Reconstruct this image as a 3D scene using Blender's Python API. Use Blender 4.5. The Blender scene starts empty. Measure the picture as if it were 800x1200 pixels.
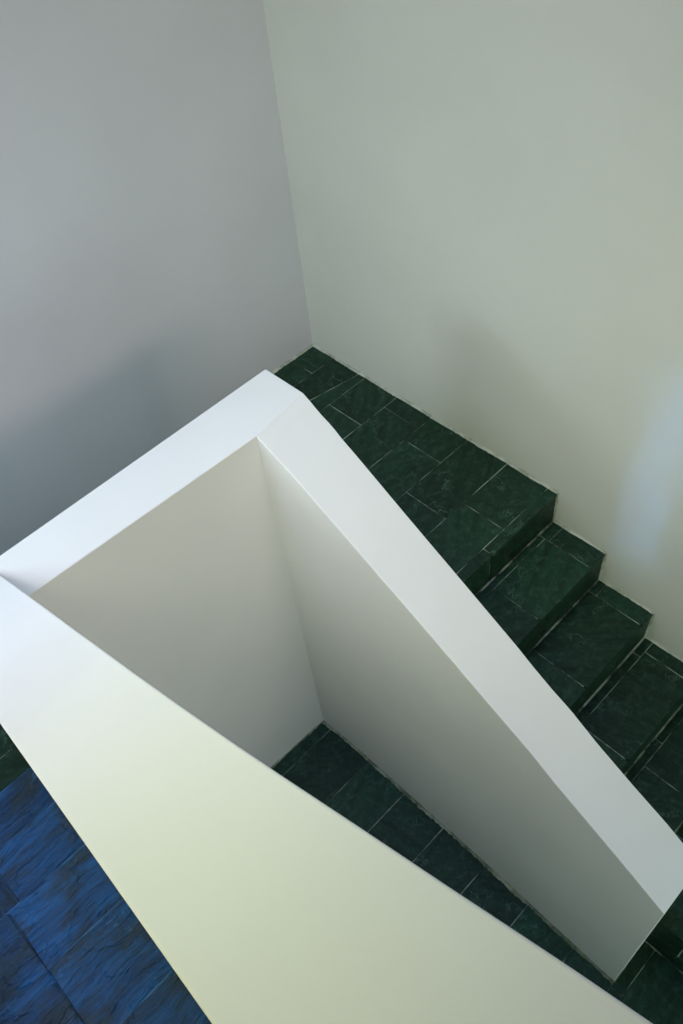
import bpy, bmesh, math, random
from mathutils import Vector, Matrix
random.seed(7)
S = bpy.context.scene
COL = S.collection

# ------------------------------------------------------------------ camera, world, lights, exposure
cam_d = bpy.data.cameras.new('camera')
cam_d.sensor_fit = 'VERTICAL'; cam_d.sensor_height = 24.0
cam_d.lens = 24.0 * 1004.8174 / 1200.0
cam_d.clip_start = 0.02
cam = bpy.data.objects.new('camera', cam_d); COL.objects.link(cam)
cam.matrix_world = Matrix(((0.7078022, 0.5842510, -0.3970728, -2.2193),
                           (-0.7008630, 0.5104971, -0.4981805, -2.8283),
                           (-0.0883579, 0.6309069, 0.7708109, 2.9349),
                           (0, 0, 0, 1)))
S.camera = cam
S.view_settings.view_transform = 'Standard'; S.view_settings.look = 'None'
S.view_settings.gamma = 1.0; S.view_settings.use_curve_mapping = False
S.view_settings.exposure = 0.0

w = bpy.data.worlds.new('sky'); S.world = w; w.use_nodes = True
bg = w.node_tree.nodes['Background']
bg.inputs[0].default_value = (0.07, 0.32, 1.0, 1); bg.inputs[1].default_value = 3.2   # clear blue sky

def area(name, loc, target, sx, sy, power, col, spread=180):
    d = bpy.data.lights.new(name, 'AREA'); d.shape = 'RECTANGLE'; d.size = sx; d.size_y = sy
    d.energy = power; d.color = col; d.spread = math.radians(spread)
    o = bpy.data.objects.new(name, d); COL.objects.link(o); o.location = loc
    o.rotation_euler = (Vector(target) - Vector(loc)).to_track_quat('-Z', 'Y').to_euler()
    return o
# LIGHTS-BEGIN  (area lights outside the frame: landing and lower windows inferred, the rest added fills)
area('window_landing_light', (-3.17, -0.50, 1.3), (-1, -.55, 0.7), 0.7, 0.8, 9.6, (0.70, 0.93, 1.0), 120)
area('window_side_light', (-3.17, -0.95, 2.2), (-1.2, -1.2, 0.5), 1.0, 1.4, 12.3, (0.71, 0.67, 1.0), 110)  # added cool fill near the landing window, no opening here
area('window_upper_light', (-3.17, -1.9, 3.0), (-0.5, -1.6, 0.6), 1.2, 1.0, 9.5, (0.93, 1.0, 0.62), 90)  # added yellow-green fill from the left, source unseen
area('window_high_light', (-3.17, -2.0, 3.3), (-1.1, -2.0, 0.3), 1.2, 1.0, 2.2, (1.0, 0.97, 0.1), 60)  # added to lift the sloping wall's inner face, no known source
area('window_back_light', (-1.6, -4.98, 2.0), (-1.5, 0, 0.2), 2.4, 1.4, 20.6, (1.0, 0.75, 0.62), 90)  # added fill from behind the camera for faces turned this way
area('window_lower_light', (-0.9, -4.98, 0.0), (-0.6, -2.0, 0.2), 1.2, 1.4, 18.5, (0.66, 0.98, 0.98))
area('rooflight_wide', (-1.2, -1.0, 5.35), (-1.0, -1.4, 0), 1.0, 0.8, 5.0, (1.0, 0.54, 0.1))  # added warm overhead fill; the ceiling is closed
area('rooflight_beam', (-1.2, -1.0, 5.34), (-1.0, -1.4, 0), 1.0, 0.8, 7.2, (0.61, 0.80, 1.0), 70)  # added narrower overhead fill, no rooflight above it
area('rooflight_rear', (-1.6, -2.2, 5.35), (-1.2, -1.6, 0), 1.0, 0.8, 4.2, (0.02, 0.25, 1.0), 60)  # added blue fill for the upward faces, no opening overhead
area('slit_window_light', (-3.17, -1.98, 3.40), (0, -1.98, -0.08), 0.12, 1.3, 0.26, (0.20, 0.45, 1.0), 4)  # added narrow beam that makes the blue streak on the right wall

# ------------------------------------------------------------------ measures (metres)
R = 0.1939; T = 0.28          # riser, tread
ZF = -1.2861                  # lower floor
H = 0.8841                    # level parapet top above the landing
Y1 = -1.5739                  # front edge of landing
XO = -0.872                   # stair side face of the sloping wall
XL = -3.2                     # far side wall
YB = -5.0                     # wall behind
ZC = 5.4                      # ceiling
YE = -2.8433                  # end of sloping wall
XFR, XFL = -2.036, -2.265     # faces of the tall parapet

# ------------------------------------------------------------------ node helpers
class NT:
    def __init__(s, name):
        s.m = bpy.data.materials.new(name); s.m.use_nodes = True; s.t = s.m.node_tree
        s.b = s.t.nodes['Principled BSDF']
    def n(s, typ, **kw):
        x = s.t.nodes.new(typ)
        for k, v in kw.items():
            if k.startswith('i_'):
                key = k[2:]; key = int(key) if key.isdigit() else key.replace('_', ' ')
                x.inputs[key].default_value = v
            else: setattr(x, k, v)
        return x
    def l(s, a, b): s.t.links.new(a, b)
    def ramp(s, fac, stops):
        r = s.n('ShaderNodeValToRGB'); e = r.color_ramp.elements
        while len(e) < len(stops): e.new(0.5)
        for i, (p, c) in enumerate(stops):
            e[i].position = p; e[i].color = (c[0], c[1], c[2], 1) if not isinstance(c, (int, float)) else (c, c, c, 1)
        s.l(fac, r.inputs[0]); return r.outputs[0]
    def math(s, op, a, b=None, c=None):
        x = s.n('ShaderNodeMath', operation=op)
        for i, v in enumerate((a, b, c)):
            if v is None: continue
            if isinstance(v, (int, float)): x.inputs[i].default_value = v
            else: s.l(v, x.inputs[i])
        return x.outputs[0]
    def mix(s, f, a, b):
        x = s.n('ShaderNodeMix', data_type='RGBA')
        for i, v in ((0, f), (6, a), (7, b)):
            if isinstance(v, (int, float)): x.inputs[i].default_value = v
            elif isinstance(v, tuple): x.inputs[i].default_value = (v[0], v[1], v[2], 1)
            else: s.l(v, x.inputs[i])
        return x.outputs[2]

def plaster(name, col, bump=0.12):
    N = NT(name); tc = N.n('ShaderNodeTexCoord').outputs['Object']
    big = N.n('ShaderNodeTexNoise', i_Scale=1.7, i_Detail=3.0); N.l(tc, big.inputs['Vector'])
    fine = N.n('ShaderNodeTexNoise', i_Scale=170.0, i_Detail=3.0, i_Roughness=0.65); N.l(tc, fine.inputs['Vector'])
    mid = N.n('ShaderNodeTexNoise', i_Scale=9.0, i_Detail=3.0); N.l(tc, mid.inputs['Vector'])
    dark = tuple(c * 0.955 for c in col)
    N.l(N.mix(N.ramp(big.outputs[0], [(0.35, 0.0), (0.65, 1.0)]), dark, col), N.b.inputs['Base Color'])
    N.b.inputs['Roughness'].default_value = 0.85
    N.b.inputs['Specular IOR Level'].default_value = 0.15
    h = N.math('ADD', N.math('MULTIPLY', fine.outputs[0], 0.0010), N.math('MULTIPLY', mid.outputs[0], 0.005))
    b = N.n('ShaderNodeBump', i_Strength=bump * 2.5, i_Distance=1.0); N.l(h, b.inputs['Height']); N.l(b.outputs[0], N.b.inputs['Normal'])
    return N.m

M_WALL = plaster('wall_plaster', (0.70, 0.72, 0.70))
M_WALL_L = plaster('wall_plaster_cool', (0.69, 0.72, 0.74))  # cool light on the left wall put into its paint
M_WALL_R = plaster('wall_plaster_warm', (0.70, 0.72, 0.63))  # warm light on the right wall put into its paint
M_PAR = plaster('parapet_plaster', (0.89, 0.90, 0.86), 0.08)

def slate(name, dark, light, vein_glint, relief, rough, spec=0.5, streak=1.0, patch=None, swing=1.2):
    N = NT(name); tc = N.n('ShaderNodeTexCoord').outputs['Object']
    rnd = N.n('ShaderNodeObjectInfo').outputs['Random']
    # every slab has its own cleft direction and its own piece of the pattern
    ang = N.math('MULTIPLY', N.math('SUBTRACT', rnd, 0.5), swing)
    turn = N.math('MULTIPLY', N.math('GREATER_THAN', N.math('FRACT', N.math('MULTIPLY', rnd, 7.31)), 0.80 if patch else 0.62), 1.35)
    rot = N.n('ShaderNodeVectorRotate', rotation_type='Z_AXIS'); N.l(tc, rot.inputs['Vector']); N.l(N.math('ADD', ang, turn), rot.inputs['Angle'])
    off = N.n('ShaderNodeCombineXYZ'); N.l(N.math('MULTIPLY', rnd, 37.0), off.inputs[0]); N.l(N.math('MULTIPLY', rnd, 91.0), off.inputs[1])
    add = N.n('ShaderNodeVectorMath', operation='ADD'); N.l(rot.outputs[0], add.inputs[0]); N.l(off.outputs[0], add.inputs[1])
    P = add.outputs[0]
    warp = N.n('ShaderNodeTexNoise', i_Scale=5.0, i_Detail=2.0); N.l(P, warp.inputs['Vector'])
    wv = N.n('ShaderNodeVectorMath', operation='MULTIPLY_ADD'); N.l(warp.outputs['Color'], wv.inputs[0]); wv.inputs[1].default_value = (0.05, 0.05, 0.0); N.l(P, wv.inputs[2])
    st = N.n('ShaderNodeMapping'); st.inputs['Scale'].default_value = (2.2, 17.0, 4.0); N.l(wv.outputs[0], st.inputs[0])
    ridge = N.n('ShaderNodeTexNoise', i_Scale=1.6, i_Detail=5.0, i_Roughness=0.62); N.l(st.outputs[0], ridge.inputs['Vector'])
    st2 = N.n('ShaderNodeMapping'); st2.inputs['Scale'].default_value = (5.0, 8.0, 4.0); N.l(wv.outputs[0], st2.inputs[0])
    ledge = N.n('ShaderNodeTexNoise', i_Scale=1.1, i_Detail=4.0, i_Roughness=0.55); N.l(st2.outputs[0], ledge.inputs['Vector'])
    # terraces: the cleft surface breaks in thin steps
    lv = N.math('MULTIPLY', ledge.outputs[0], 7.0)
    fr = N.math('FRACT', lv); fl = N.math('FLOOR', lv)
    terr = N.math('ADD', fl, N.math('SMOOTH_MIN', N.math('MULTIPLY', fr, 6.0), 1.0, 0.1))
    fine = N.n('ShaderNodeTexNoise', i_Scale=90.0, i_Detail=4.0, i_Roughness=0.7); N.l(P, fine.inputs['Vector'])
    h = N.math('ADD', N.math('MULTIPLY', terr, 0.0011), N.math('MULTIPLY', ridge.outputs[0], 0.0060 * streak))
    h = N.math('ADD', h, N.math('MULTIPLY', fine.outputs[0], 0.0008))
    b = N.n('ShaderNodeBump', i_Strength=relief, i_Distance=1.0); N.l(h, b.inputs['Height']); N.l(b.outputs[0], N.b.inputs['Normal'])
    base = N.mix(N.ramp(ridge.outputs[0], [(0.3, 0.0), (0.72, 1.0)]), dark, light)
    if patch:                                                 # iron-stained grey areas of the cleft face
        pn = N.n('ShaderNodeTexNoise', i_Scale=6.5, i_Detail=4.0, i_Roughness=0.6); N.l(st2.outputs[0], pn.inputs['Vector']); pn.inputs['Scale'].default_value = 1.3
        base = N.mix(N.math('MULTIPLY', N.ramp(pn.outputs[0], [(0.46, 0.0), (0.60, 1.0)]), 0.85), base, patch)
        fs = N.n('ShaderNodeMapping'); fs.inputs['Scale'].default_value = (9.0, 110.0, 9.0); N.l(wv.outputs[0], fs.inputs[0])
        fn = N.n('ShaderNodeTexNoise', i_Scale=1.0, i_Detail=4.0, i_Roughness=0.6); N.l(fs.outputs[0], fn.inputs['Vector'])
        base = N.mix(N.ramp(fn.outputs[0], [(0.36, 0.45), (0.50, 0.0)]), base, (0.003, 0.010, 0.022))
        fr2 = N.math('MULTIPLY', fn.outputs[0], 0.0022)
        vo = N.n('ShaderNodeTexNoise', i_Scale=8.0, i_Detail=3.0); N.l(P, vo.inputs['Vector'])
        vq = N.math('MULTIPLY', N.math('FLOOR', N.math('MULTIPLY', vo.outputs[0], 9.0)), 0.0012)
        h2 = N.math('ADD', N.math('ADD', h, fr2), vq); N.l(N.math('MULTIPLY', h2, 1.7), b.inputs['Height'])
    mo = N.n('ShaderNodeTexNoise', i_Scale=26.0, i_Detail=5.0, i_Roughness=0.7); N.l(wv.outputs[0], mo.inputs['Vector'])
    if not patch: base = N.mix(N.ramp(mo.outputs[0], [(0.50, 0.0), (0.74, 0.75)]), base, (0.040, 0.085, 0.058))
    tone = N.math('ADD', 0.75, N.math('MULTIPLY', N.math('FRACT', N.math('MULTIPLY', rnd, 13.7)), 0.5))
    hsv = N.n('ShaderNodeHueSaturation'); N.l(base, hsv.inputs['Color']); N.l(tone, hsv.inputs['Value'])
    # pale mineral veins and scuffs
    vn = N.n('ShaderNodeTexNoise', i_Scale=7.0, i_Detail=6.0, i_Roughness=0.6); N.l(wv.outputs[0], vn.inputs['Vector'])
    v = N.math('ABSOLUTE', N.math('SUBTRACT', vn.outputs[0], 0.5))
    if patch:                                                 # ridge highlights painted along the long cleft lips
        sv = N.math('ABSOLUTE', N.math('SUBTRACT', ridge.outputs[0], 0.53)); v = N.math('ADD', N.math('MULTIPLY', v, 0.25), N.math('MULTIPLY', sv, 0.6))
    vm = N.math('MULTIPLY', N.ramp(v, [(0.0, 1.0), (0.012, 0.0)]), N.ramp(ledge.outputs[0], [(0.5, 0.0), (0.66, 0.7)]))
    dust = N.math('MULTIPLY', N.ramp(fine.outputs[0], [(0.60, 0.0), (0.78, 1.0)]), 0.22)
    col = N.mix(N.math('MAXIMUM', vm, dust), hsv.outputs[0], vein_glint)
    N.l(col, N.b.inputs['Base Color'])
    N.b.inputs['Roughness'].default_value = rough
    N.b.inputs['Specular IOR Level'].default_value = spec
    return N.m

M_SLATE = slate('slate', (0.004, 0.019, 0.009), (0.013, 0.048, 0.026), (0.10, 0.19, 0.14), 0.70, 0.52, 0.24, 0.9)
M_SLATE_UP = slate('slate_cleft', (0.003, 0.034, 0.095), (0.012, 0.15, 0.42), (0.10, 0.32, 0.62), 1.0, 0.36, 0.34, 1.15, patch=(0.020, 0.048, 0.068), swing=0.22)  # blue-grey stone with blue skylight put into its colour

def grout_mat(name, a, b):
    N = NT(name); tc = N.n('ShaderNodeTexCoord').outputs['Object']
    n = N.n('ShaderNodeTexNoise', i_Scale=9.0, i_Detail=5.0, i_Roughness=0.65); N.l(tc, n.inputs['Vector'])
    N.l(N.mix(N.ramp(n.outputs[0], [(0.42, 0.0), (0.60, 1.0)]), a, b), N.b.inputs['Base Color'])
    N.b.inputs['Roughness'].default_value = 0.9
    return N.m
M_GROUT = grout_mat('joint_mortar', (0.025, 0.04, 0.03), (0.34, 0.40, 0.31))
M_GROUT_D = grout_mat('dark_joint_mortar', (0.008, 0.012, 0.014), (0.05, 0.09, 0.13))
M_LIP = grout_mat('worn_slate_lip', (0.015, 0.06, 0.15), (0.07, 0.21, 0.40))  # pale blue standing for light along the step nosings
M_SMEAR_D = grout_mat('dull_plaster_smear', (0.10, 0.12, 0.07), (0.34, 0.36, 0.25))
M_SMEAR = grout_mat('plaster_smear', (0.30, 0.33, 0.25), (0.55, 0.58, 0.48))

# ------------------------------------------------------------------ mesh helpers
def link(o, parent=None):
    COL.objects.link(o)
    if parent: o.parent = parent
    return o
def mesh_obj(name, verts, faces, mat, parent=None, loc=(0, 0, 0)):
    me = bpy.data.meshes.new(name)
    me.from_pydata([tuple(v) for v in verts], [], faces); me.update()
    bm = bmesh.new(); bm.from_mesh(me); bmesh.ops.recalc_face_normals(bm, faces=bm.faces); bm.to_mesh(me); bm.free()
    me.materials.append(mat)
    o = bpy.data.objects.new(name, me); o.location = loc
    return link(o, parent)
def boxes(bl):
    V, F = [], []
    for (x0, x1, y0, y1, z0, z1) in bl:
        k = len(V)
        V += [(x0, y0, z0), (x1, y0, z0), (x1, y1, z0), (x0, y1, z0), (x0, y0, z1), (x1, y0, z1), (x1, y1, z1), (x0, y1, z1)]
        F += [tuple(k + i for i in f) for f in ((3, 2, 1, 0), (4, 5, 6, 7), (0, 1, 5, 4), (1, 2, 6, 5), (2, 3, 7, 6), (3, 0, 4, 7))]
    return V, F
def box_obj(name, bl, mat, parent=None):
    return mesh_obj(name, *boxes(bl), mat, parent)
def structure(o): o['kind'] = 'structure'; return o
def empty(name, label, cat, loc=(0, 0, 0), group=None):
    o = bpy.data.objects.new(name, None); COL.objects.link(o); o.location = (0, 0, 0); o.empty_display_size = 0.1
    if label: o['label'] = label
    if cat: o['category'] = cat
    return o

GAP = 0.0020
REC = 0.0028         # depth of the joints below the slabs
def tile(parent, quad, z, thick=0.014, mat=None, name='tile', jz=0.0006, frame=None, je=0.0009, gap=GAP, n=3):
    """One slate slab. quad: four (u, v) corners counter-clockwise; z: top along the frame normal."""
    mat = mat or M_SLATE
    cx = sum(q[0] for q in quad) / 4; cy = sum(q[1] for q in quad) / 4
    q = []
    for (a, b) in quad:                                       # shrink by the joint
        sx = (gap if a < cx else -gap); sy = (gap if b < cy else -gap)
        q.append((a + sx - cx, b + sy - cy))
    def at(s, t):
        return tuple((q[0][i] * (1 - s) + q[1][i] * s) * (1 - t) + (q[3][i] * (1 - s) + q[2][i] * s) * t for i in (0, 1))
    wu = abs(q[1][0] - q[0][0]); wv_ = abs(q[3][1] - q[0][1]); c = 0.0030; n += 1
    def grid(L):
        e = min(.3, c / max(L, .001)); return [0.0, e] + [i / (n - 3) for i in range(1, n - 3)] + [1 - e, 1.0]
    gu, gv = grid(wu), grid(wv_)
    V, F = [], []; idx = {}
    for j, t in enumerate(gv):
        for i, s in enumerate(gu):
            a, b = at(s, t); edge = i in (0, n - 1) or j in (0, n - 1)
            a += random.uniform(-je, je) * (1 if i in (0, n - 1) else 3); b += random.uniform(-je, je) * (1 if j in (0, n - 1) else 3)
            idx[i, j] = len(V); V.append((a, b, random.uniform(-jz, jz) * (.4 if edge else 1) - (0.0018 if edge else 0)))
    for j in range(n - 1):
        for i in range(n - 1):
            F.append((idx[i, j], idx[i + 1, j], idx[i + 1, j + 1], idx[i, j + 1]))
    ring = [idx[i, 0] for i in range(n)] + [idx[n - 1, j] for j in range(1, n)] + [idx[i, n - 1] for i in range(n - 2, -1, -1)] + [idx[0, j] for j in range(n - 2, 0, -1)]
    # the rim drops a millimetre before the straight side: a worn arris
    k = len(V); m = len(ring)
    for r in ring: V.append((V[r][0] * 1.0, V[r][1] * 1.0, -thick))
    for i in range(m): F.append((ring[i], k + i, k + (i + 1) % m, ring[(i + 1) % m]))
    F.append(tuple(k + i for i in range(m))[::-1])
    me = bpy.data.meshes.new(name); me.from_pydata(V, [], F); me.update(); me.materials.append(mat)
    o = bpy.data.objects.new(name, me)
    if frame is None: o.location = (cx, cy, z)
    else:
        O, U, Vv, Nn = frame
        o.matrix_basis = Matrix(((U[0], Vv[0], Nn[0], O[0] + U[0] * cx + Vv[0] * cy + Nn[0] * z),
                                 (U[1], Vv[1], Nn[1], O[1] + U[1] * cx + Vv[1] * cy + Nn[1] * z),
                                 (U[2], Vv[2], Nn[2], O[2] + U[2] * cx + Vv[2] * cy + Nn[2] * z), (0, 0, 0, 1)))
    return link(o, parent)
def rect(x0, x1, y0, y1): return [(x0, y0), (x1, y0), (x1, y1), (x0, y1)]
def row(parent, xs, y0, y1, z, **kw):
    for a, b in zip(xs[:-1], xs[1:]): tile(parent, rect(a, b, y0, y1), z, **kw)

def fillet(name, p0, p1, a, b, w=0.010, mat=None, seg=0.014, tip=0.35):
    """Uneven smear of mortar in the inner corner along p0-p1; a, b are the directions out along both faces."""
    p0, p1, a, b = map(Vector, (p0, p1, a, b)); L = (p1 - p0).length; n = max(2, int(L / seg))
    V, F = [], []; ph = random.uniform(0, 9)
    for i in range(n + 1):
        c = p0.lerp(p1, i / n)
        wa = w * (0.80 + 0.16 * math.sin(i * 0.31 + ph) + random.uniform(-.22, .22)); wb = w * (0.75 + 0.16 * math.sin(i * 0.23 + ph * 2) + random.uniform(-.2, .2))
        V += [c - (a + b) * 0.002, c + a * wa - b * 0.001, c + (a * wa + b * wb) * tip, c + b * wb - a * 0.001]
    for i in range(n):
        for j in range(4):
            F.append((4 * i + j, 4 * i + (j + 1) % 4, 4 * i + 4 + (j + 1) % 4, 4 * i + 4 + j))
    F += [(0, 1, 2, 3), (4 * n + 3, 4 * n + 2, 4 * n + 1, 4 * n)]
    return V, F
def join_vf(lst):
    V, F = [], []
    for v, f in lst:
        k = len(V); V += list(v); F += [tuple(k + i for i in q) for q in f]
    return V, F

# ------------------------------------------------------------------ room shell
structure(box_obj('wall_left', [(XL - .12, 0.12, 0, 0.12, ZF - .15, ZC)], M_WALL_L))
structure(box_obj('wall_right', [(0, 0.12, YB - .12, 0, ZF - .15, ZC)], M_WALL_R))
structure(box_obj('wall_far', [(XL - .12, XL, YB - .12, 0, ZF - .15, ZC)], M_WALL))
structure(box_obj('wall_back', [(XL, 0, YB - .12, YB, ZF - .15, ZC)], M_WALL))
structure(box_obj('ceiling', [(XL - .12, .12, YB - .12, .12, ZC, ZC + .2)], M_WALL))

M_FRAME = plaster('window_frame_paint', (0.75, 0.76, 0.74), 0.0)
def window(n, axis, c, sx, sz, t=.05):  # bare frames added around unseen area lights, no openings behind
    b = []
    for (u0, u1, z0, z1) in ((-sx / 2 - t, sx / 2 + t, -sz / 2 - t, -sz / 2), (-sx / 2 - t, sx / 2 + t, sz / 2, sz / 2 + t), (-sx / 2 - t, -sx / 2, -sz / 2, sz / 2), (sx / 2, sx / 2 + t, -sz / 2, sz / 2)):
        b.append((c[0], c[0] + .03, c[1] + u0, c[1] + u1, c[2] + z0, c[2] + z1) if axis == 'x' else (c[0] + u0, c[0] + u1, c[1], c[1] + .03, c[2] + z0, c[2] + z1))
    structure(box_obj('window_%d' % n, b, M_FRAME))
window(1, 'x', (XL, -0.50, 1.3), .7, .8); window(2, 'x', (XL, -1.90, 3.15), 1.3, 1.3); window(3, 'y', (-1.6, YB, 2.0), 2.4, 1.4); window(4, 'y', (-.9, YB, 0.0), 1.2, 1.4)

# ------------------------------------------------------------------ lower floor
fl = structure(box_obj('floor', [(XL, 0, -2.85, 0, ZF - .15, ZF - .03), (XFR, -1.09, -2.85, -1.0, ZF - .15, ZF - REC), (XL, 0, YB, -2.85, ZF - .15, ZF - REC)], M_GROUT))
rows_y = [-1.02, -1.114, -1.383, -1.631, -1.883, -2.141, -2.39, -2.643, -2.845]
xo_ = [-1.60, -1.52, -1.68, -1.56, -1.64, -1.50, -1.66, -1.55]
for i in range(len(rows_y) - 1):
    row(fl, [XFR, xo_[i], -1.09], rows_y[i + 1], rows_y[i], ZF)
row(fl, [-2.27, -1.62, -1.13, -0.878], -2.900, -2.845, ZF)
row(fl, [-2.27, -1.75, -1.33, -0.878], -3.255, -2.900, ZF)
for j in range(6):
    y = -3.26 - .28 * j
    row(fl, [-2.27 + (.2 if j % 2 else 0), -1.72, -1.30, -.88, -.44, -0.005], y - .28, y, ZF)

# ------------------------------------------------------------------ landing
ld = empty('landing', 'dark green slate landing in the wall corner at the head of the descending steps', 'landing')
box_obj('slab', [(XL, 0, -.81, 0, -.16, -REC), (XO, 0, Y1 + .003, -.81, -.16, -REC), (XL, XFL, -1.05, -.81, -.16, -REC)], M_GROUT, ld)
# rows as laid: the joints read off the slabs one by one
row(ld, [-3.19, -2.75, -2.30, -1.86, -1.42, -1.00, -0.56, -0.158, -0.006], -.161, -.006, 0)
row(ld, [-3.19, -2.62, -2.12, -1.64, -1.22, -0.80, -0.50], -.395, -.161, 0)
tile(ld, [(-.50, -.262), (-.006, -.352), (-.006, -.161), (-.50, -.161)], 0)            # one slab cracked on the slant
tile(ld, [(-.50, -.395), (-.006, -.395), (-.006, -.355), (-.50, -.265)], 0)
row(ld, [-3.19, -2.81, -2.37, -1.93, -1.51, -1.10, -0.68, -0.262, -0.006], -.617, -.395, 0)
row(ld, [-3.19, -2.67, -2.24, -1.80, -1.38, -0.98], -.81, -.617, 0)
row(ld, [-.98, -.56, -.100, -.006], -.842, -.617, 0)
row(ld, [XO + .003, -.64, -.200, -.006], -1.068, -.842, 0)
row(ld, [XO + .003, -.433, -.006], -1.300, -1.068, 0)
row(ld, [XO + .003, -.74, -.315, -.006], -1.525, -1.300, 0)
row(ld, [XO + .003, -.452, -.006], Y1 - .004, -1.525, 0, thick=.02)
row(ld, [-3.19, -2.70, XFL], -1.045, -.81, 0)
RISE = lambda y, z: ((0, y, z), (1, 0, 0), (0, 0, 1), (0, -1, 0))    # frame of a riser that faces -y
RISE_B = lambda y, z: ((0, y, z), (-1, 0, 0), (0, 0, 1), (0, 1, 0))  # frame of a riser that faces +y
for a, b in ((XO + .003, -.46), (-.46, -.004)): tile(ld, rect(a, b, -R + .002, -.022), 0.0, frame=RISE(Y1, 0), thick=.012)

# ------------------------------------------------------------------ lower flight, along wall_right
fd = empty('stair_flight', 'dark slate steps going down along the plain wall, right of the sloping parapet', 'stairs')
treads = {
  1: [(rect(XO + .003, -.111, -.036, 0)), rect(XO + .003, -.470, -.28, -.036), rect(-.470, -.111, -.28, -.036),
      rect(-.111, -.005, -.28, -.058), rect(-.111, -.005, -.058, 0)],
  2: [rect(XO + .003, -.50, -.28, 0), rect(-.50, -.090, -.28, 0), rect(-.090, -.005, -.28, -.045), rect(-.09, -.005, -.045, 0)],
  3: [rect(XO + .003, -.110, -.045, 0), rect(-.110, -.005, -.045, 0), rect(XO + .003, -.56, -.28, -.045), rect(-.56, -.074, -.28, -.045), rect(-.074, -.005, -.28, -.045)],
  4: [rect(XO + .003, -.30, -.042, 0), rect(-.30, -.005, -.042, 0), rect(XO + .003, -.44, -.28, -.042), rect(-.44, -.005, -.28, -.042)],
  5: [rect(XO - .004, -.52, -.28, 0), rect(-.52, -.005, -.28, 0)],
  6: [rect(XO - .004, -.45, -.28, 0), rect(-.45, -.005, -.28, 0)],
}
for k in range(1, 7):
    yn = Y1 - T * (k - 1); z = -R * k                      # back edge and level of this tread
    st = box_obj('step', [(XO, 0, yn - T + .012, yn - .001, ZF - .014, z - REC)], M_GROUT, fd)
    for q in treads[k]:
        tile(st, [(a, b + yn - (.004 if b == -.28 else (.006 if b == 0 else 0))) for a, b in q], z, thick=.014)
    h = R if k < 6 else (z - ZF)
    for a, b in ((XO + .003, -.42), (-.42, -.004)):
        tile(st, rect(a, b, -h + .002, -.016), 0, frame=RISE(yn - T, z), thick=.012)
    if k >= 4:                                             # open side beyond the end of the sloping wall
        y0, y1 = max(yn - T, -9), min(yn, YE)
        if y1 > y0 + .02:
            tile(st, rect(-y1, -y0, ZF + .002, z - .016), .0035, thick=.010, frame=((XO, 0, 0), (0, -1, 0), (0, 0, 1), (-1, 0, 0)))

# ------------------------------------------------------------------ upper flight, climbing behind the tall parapet
fu = empty('stair_flight', 'cleft slate steps catching blue skylight, left of the broad foreground parapet', 'stairs')
joints = {0: [-2.72], 1: [-2.553, -2.93], 2: [-2.563, -3.0], 3: [-2.534, -2.96], 4: [-2.60, -2.95], 5: [-2.50, -2.9], 6: [-2.62, -2.95]}
for k in range(7):
    yn = -1.057 - T * k; z = R * (k + 1); d = T
    st = box_obj('step', [(XL, XFL, yn - d, yn - .012, (0 if k == 0 else -.016), z - REC)], M_GROUT_D, fu)
    xs = [XL + .006] + sorted(joints[k]) + [XFL - .002]
    for a, b in zip(xs[:-1], xs[1:]):
        tile(st, rect(a, b, yn - d + .001, yn + .004), z, mat=M_SLATE_UP, n=6, jz=.0011, je=.0012, thick=.014, gap=.0011)
        tile(st, rect(-b, -a, -R + .003, -.016), 0, mat=M_SLATE_UP, frame=RISE_B(yn - .001, z), thick=.012)
    V, F = [], []; m = 60                                    # chipped front lip, pale to paint the highlight on the nosing
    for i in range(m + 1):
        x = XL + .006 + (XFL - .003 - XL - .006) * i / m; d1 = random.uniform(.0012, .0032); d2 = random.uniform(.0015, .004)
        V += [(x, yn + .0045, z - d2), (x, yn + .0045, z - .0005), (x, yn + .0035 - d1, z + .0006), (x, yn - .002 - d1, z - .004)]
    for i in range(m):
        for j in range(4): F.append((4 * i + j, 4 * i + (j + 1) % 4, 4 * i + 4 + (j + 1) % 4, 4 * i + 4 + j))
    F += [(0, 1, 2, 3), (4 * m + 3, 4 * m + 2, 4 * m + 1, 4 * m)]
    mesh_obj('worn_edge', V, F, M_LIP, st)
fl2 = structure(box_obj('floor', [(XL, XFL, YB, -1.057 - T * 7, R * 7 - .2, R * 7 - REC)], M_GROUT_D))
for j in range(7):
    y = -1.057 - T * 7 - .285 * j
    row(fl2, [XL + .006, -2.95 + (.2 if j % 2 else 0), -2.52 + (.1 if j % 2 else 0), XFL - .002], max(y - .285, YB + .01), y, R * 7, mat=M_SLATE_UP)

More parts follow.
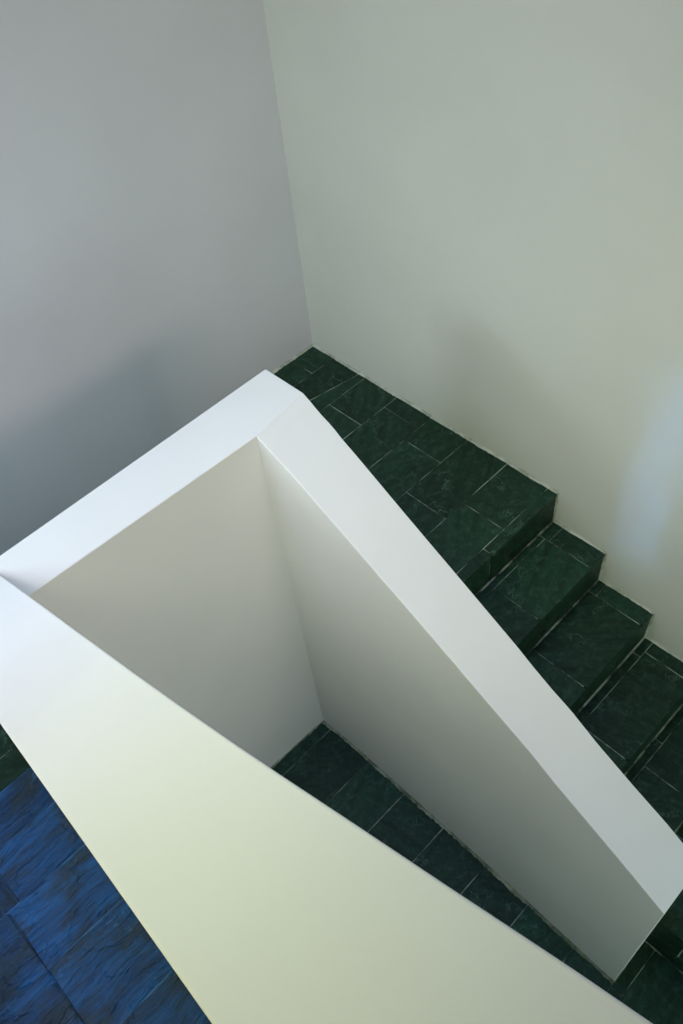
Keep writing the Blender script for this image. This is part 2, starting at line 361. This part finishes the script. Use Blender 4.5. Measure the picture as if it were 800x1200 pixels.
# ------------------------------------------------------------------ parapet: three plastered walls around the well
pp = empty('parapet_wall', 'white plastered parapet folding around the open stairwell, level and sloping tops', 'parapet')
def interp(lst, y):
    lst = sorted(lst, key=lambda p: -p[1])
    if y >= lst[0][1]: return lst[0][0]
    for (x0, y0), (x1, y1) in zip(lst[:-1], lst[1:]):
        if y1 <= y <= y0: return x0 + (x1 - x0) * (y0 - y) / (y0 - y1)
    return lst[-1][0]
def bevel(o, wd=.004):
    m = o.modifiers.new('soft_arris', 'BEVEL'); m.width = wd; m.segments = 3; m.limit_method = 'ANGLE'; m.angle_limit = math.radians(50)
    for p in o.data.polygons: p.use_smooth = False
    return o
def strip(name, right, left, label, zb, cap0, cap1):
    """Wall between two plan lines; right / left: lists of (x, y, z) from back to front."""
    n = len(right); V, F = [], []
    for a, b in zip(right, left): V += [a, b, (b[0], b[1], zb), (a[0], a[1], zb)]
    for i in range(n - 1):
        k = 4 * i
        F += [(k, k + 1, k + 5, k + 4), (k + 1, k + 2, k + 6, k + 5), (k + 2, k + 3, k + 7, k + 6), (k + 3, k, k + 4, k + 7)]
    if cap0: F.append((0, 1, 2, 3))
    if cap1: F.append((4 * n - 1, 4 * n - 2, 4 * n - 3, 4 * n - 4))
    o = mesh_obj(name, V, F, M_PAR, pp)
    if label: o['label'] = label
    return bevel(o)
M1 = 0.6074; M2 = 0.667
SO = [(-.870, -1.014), (-.872, -1.096), (-.868, -1.153), (-.871, -1.191), (-.870, -1.266), (-.872, -1.513), (-.872, -1.749), (-.873, -2.008),
      (-.876, -2.081), (-.877, -2.173), (-.874, -2.252), (-.879, -2.379), (-.878, -2.539), (-.874, -2.692), (-.878, -2.85)]
SI = [(-1.1204, -1.0475), (-1.112, -1.210), (-1.109, -1.471), (-1.105, -1.721), (-1.103, -1.924), (-1.103, -2.024), (-1.101, -2.250), (-1.105, -2.367), (-1.105, -2.620), (-1.108, -2.843)]
ts = [i / 60 for i in range(61)]
rt, lf = [], []
for t in ts:
    yr = -1.014 + (YE + 1.014) * t; yl = -1.0475 + (YE + 1.0475) * t
    rt.append((interp(SO, yr), yr, H + M1 * (yr + 1.02 if yr < -1.02 else 0)))
    lf.append((interp(SI, yl), yl, H + M1 * (yl + 1.0475)))
strip('sloping_wall', rt, lf, 'white parapet sloping down beside the dark steps', ZF - .01, False, True)
# level wall: plan outline with the edge shared with the sloping wall left open
out = [(-.8716, -.8145), (-.870, -1.014), (-1.1204, -1.0475), (-1.55, -1.036), (XFR, -1.022), (XFR, -.8205), (-1.45, -.8175)]
V = [(x, y, H) for x, y in out] + [(x, y, ZF - .01) for x, y in out]; n = len(out)
F = [tuple(range(n))] + [(i, i + n, (i + 1) % n + n, (i + 1) % n) for i in range(n) if i not in (1, 4)]
lw = bevel(mesh_obj('level_wall', V, F, M_PAR, pp)); lw['label'] = 'level white parapet at the back of the stairwell'
FR = [(-2.032, -.80), (-2.033, -.925), (-2.035, -1.244), (-2.039, -1.65), (-2.0415, -1.95), (-2.042, -2.15), (-2.0415, -2.30), (-2.040, -2.42), (-2.0375, -2.55), (-2.0355, -2.68), (-2.033, -2.80), (-2.032, -4.95)]
rt, lf = [], []
ys = [-.8205, -.863] + [-.863 - i * .033 for i in range(1, 62)] + [-2.95, -3.4, YB]
for y in ys:
    z = max(H, .995 + M2 * (-1.0294 - y)) if y > -2.92 else .995 + M2 * (2.92 - 1.0294)
    rt.append((interp(FR, y), y, z)); lf.append((XFL - .001, y, z))
strip('broad_wall', rt, lf, 'broad white parapet in the foreground, rising towards the viewer', ZF - .01, True, True)

# ------------------------------------------------------------------ mortar smears along the wall feet
tr = [fillet('a', (XL, 0, 0), (0, 0, 0), (0, -1, 0), (0, 0, 1), .014)]
structure(mesh_obj('trim_1', *join_vf(tr), M_SMEAR))
tr = [fillet('b', (0, 0, 0), (0, Y1, 0), (-1, 0, 0), (0, 0, 1), .014)]
for k in range(1, 7):
    yn = Y1 - T * (k - 1); z = -R * k
    tr.append(fillet('c', (0, yn, z), (0, yn - T, z), (-1, 0, 0), (0, 0, 1), .012))
    tr.append(fillet('d', (0, yn, z + R), (0, yn, z), (-1, 0, 0), (0, -1, 0), .012))
structure(mesh_obj('trim_2', *join_vf(tr), M_SMEAR))
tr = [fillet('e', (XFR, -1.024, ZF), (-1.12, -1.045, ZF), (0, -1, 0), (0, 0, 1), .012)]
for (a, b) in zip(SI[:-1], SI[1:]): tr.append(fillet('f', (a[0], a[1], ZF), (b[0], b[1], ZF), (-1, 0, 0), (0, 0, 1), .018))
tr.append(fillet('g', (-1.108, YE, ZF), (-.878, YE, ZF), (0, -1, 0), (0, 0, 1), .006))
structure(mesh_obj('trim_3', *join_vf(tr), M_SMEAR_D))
tr = []
for k in range(1, 6):
    yn = Y1 - T * (k - 1); tr.append(fillet('h', (XO, yn, -R * k), (-.005, yn, -R * k), (0, -1, 0), (0, 0, 1), .0032, tip=.5))
structure(mesh_obj('trim_4', *join_vf(tr), M_GROUT))
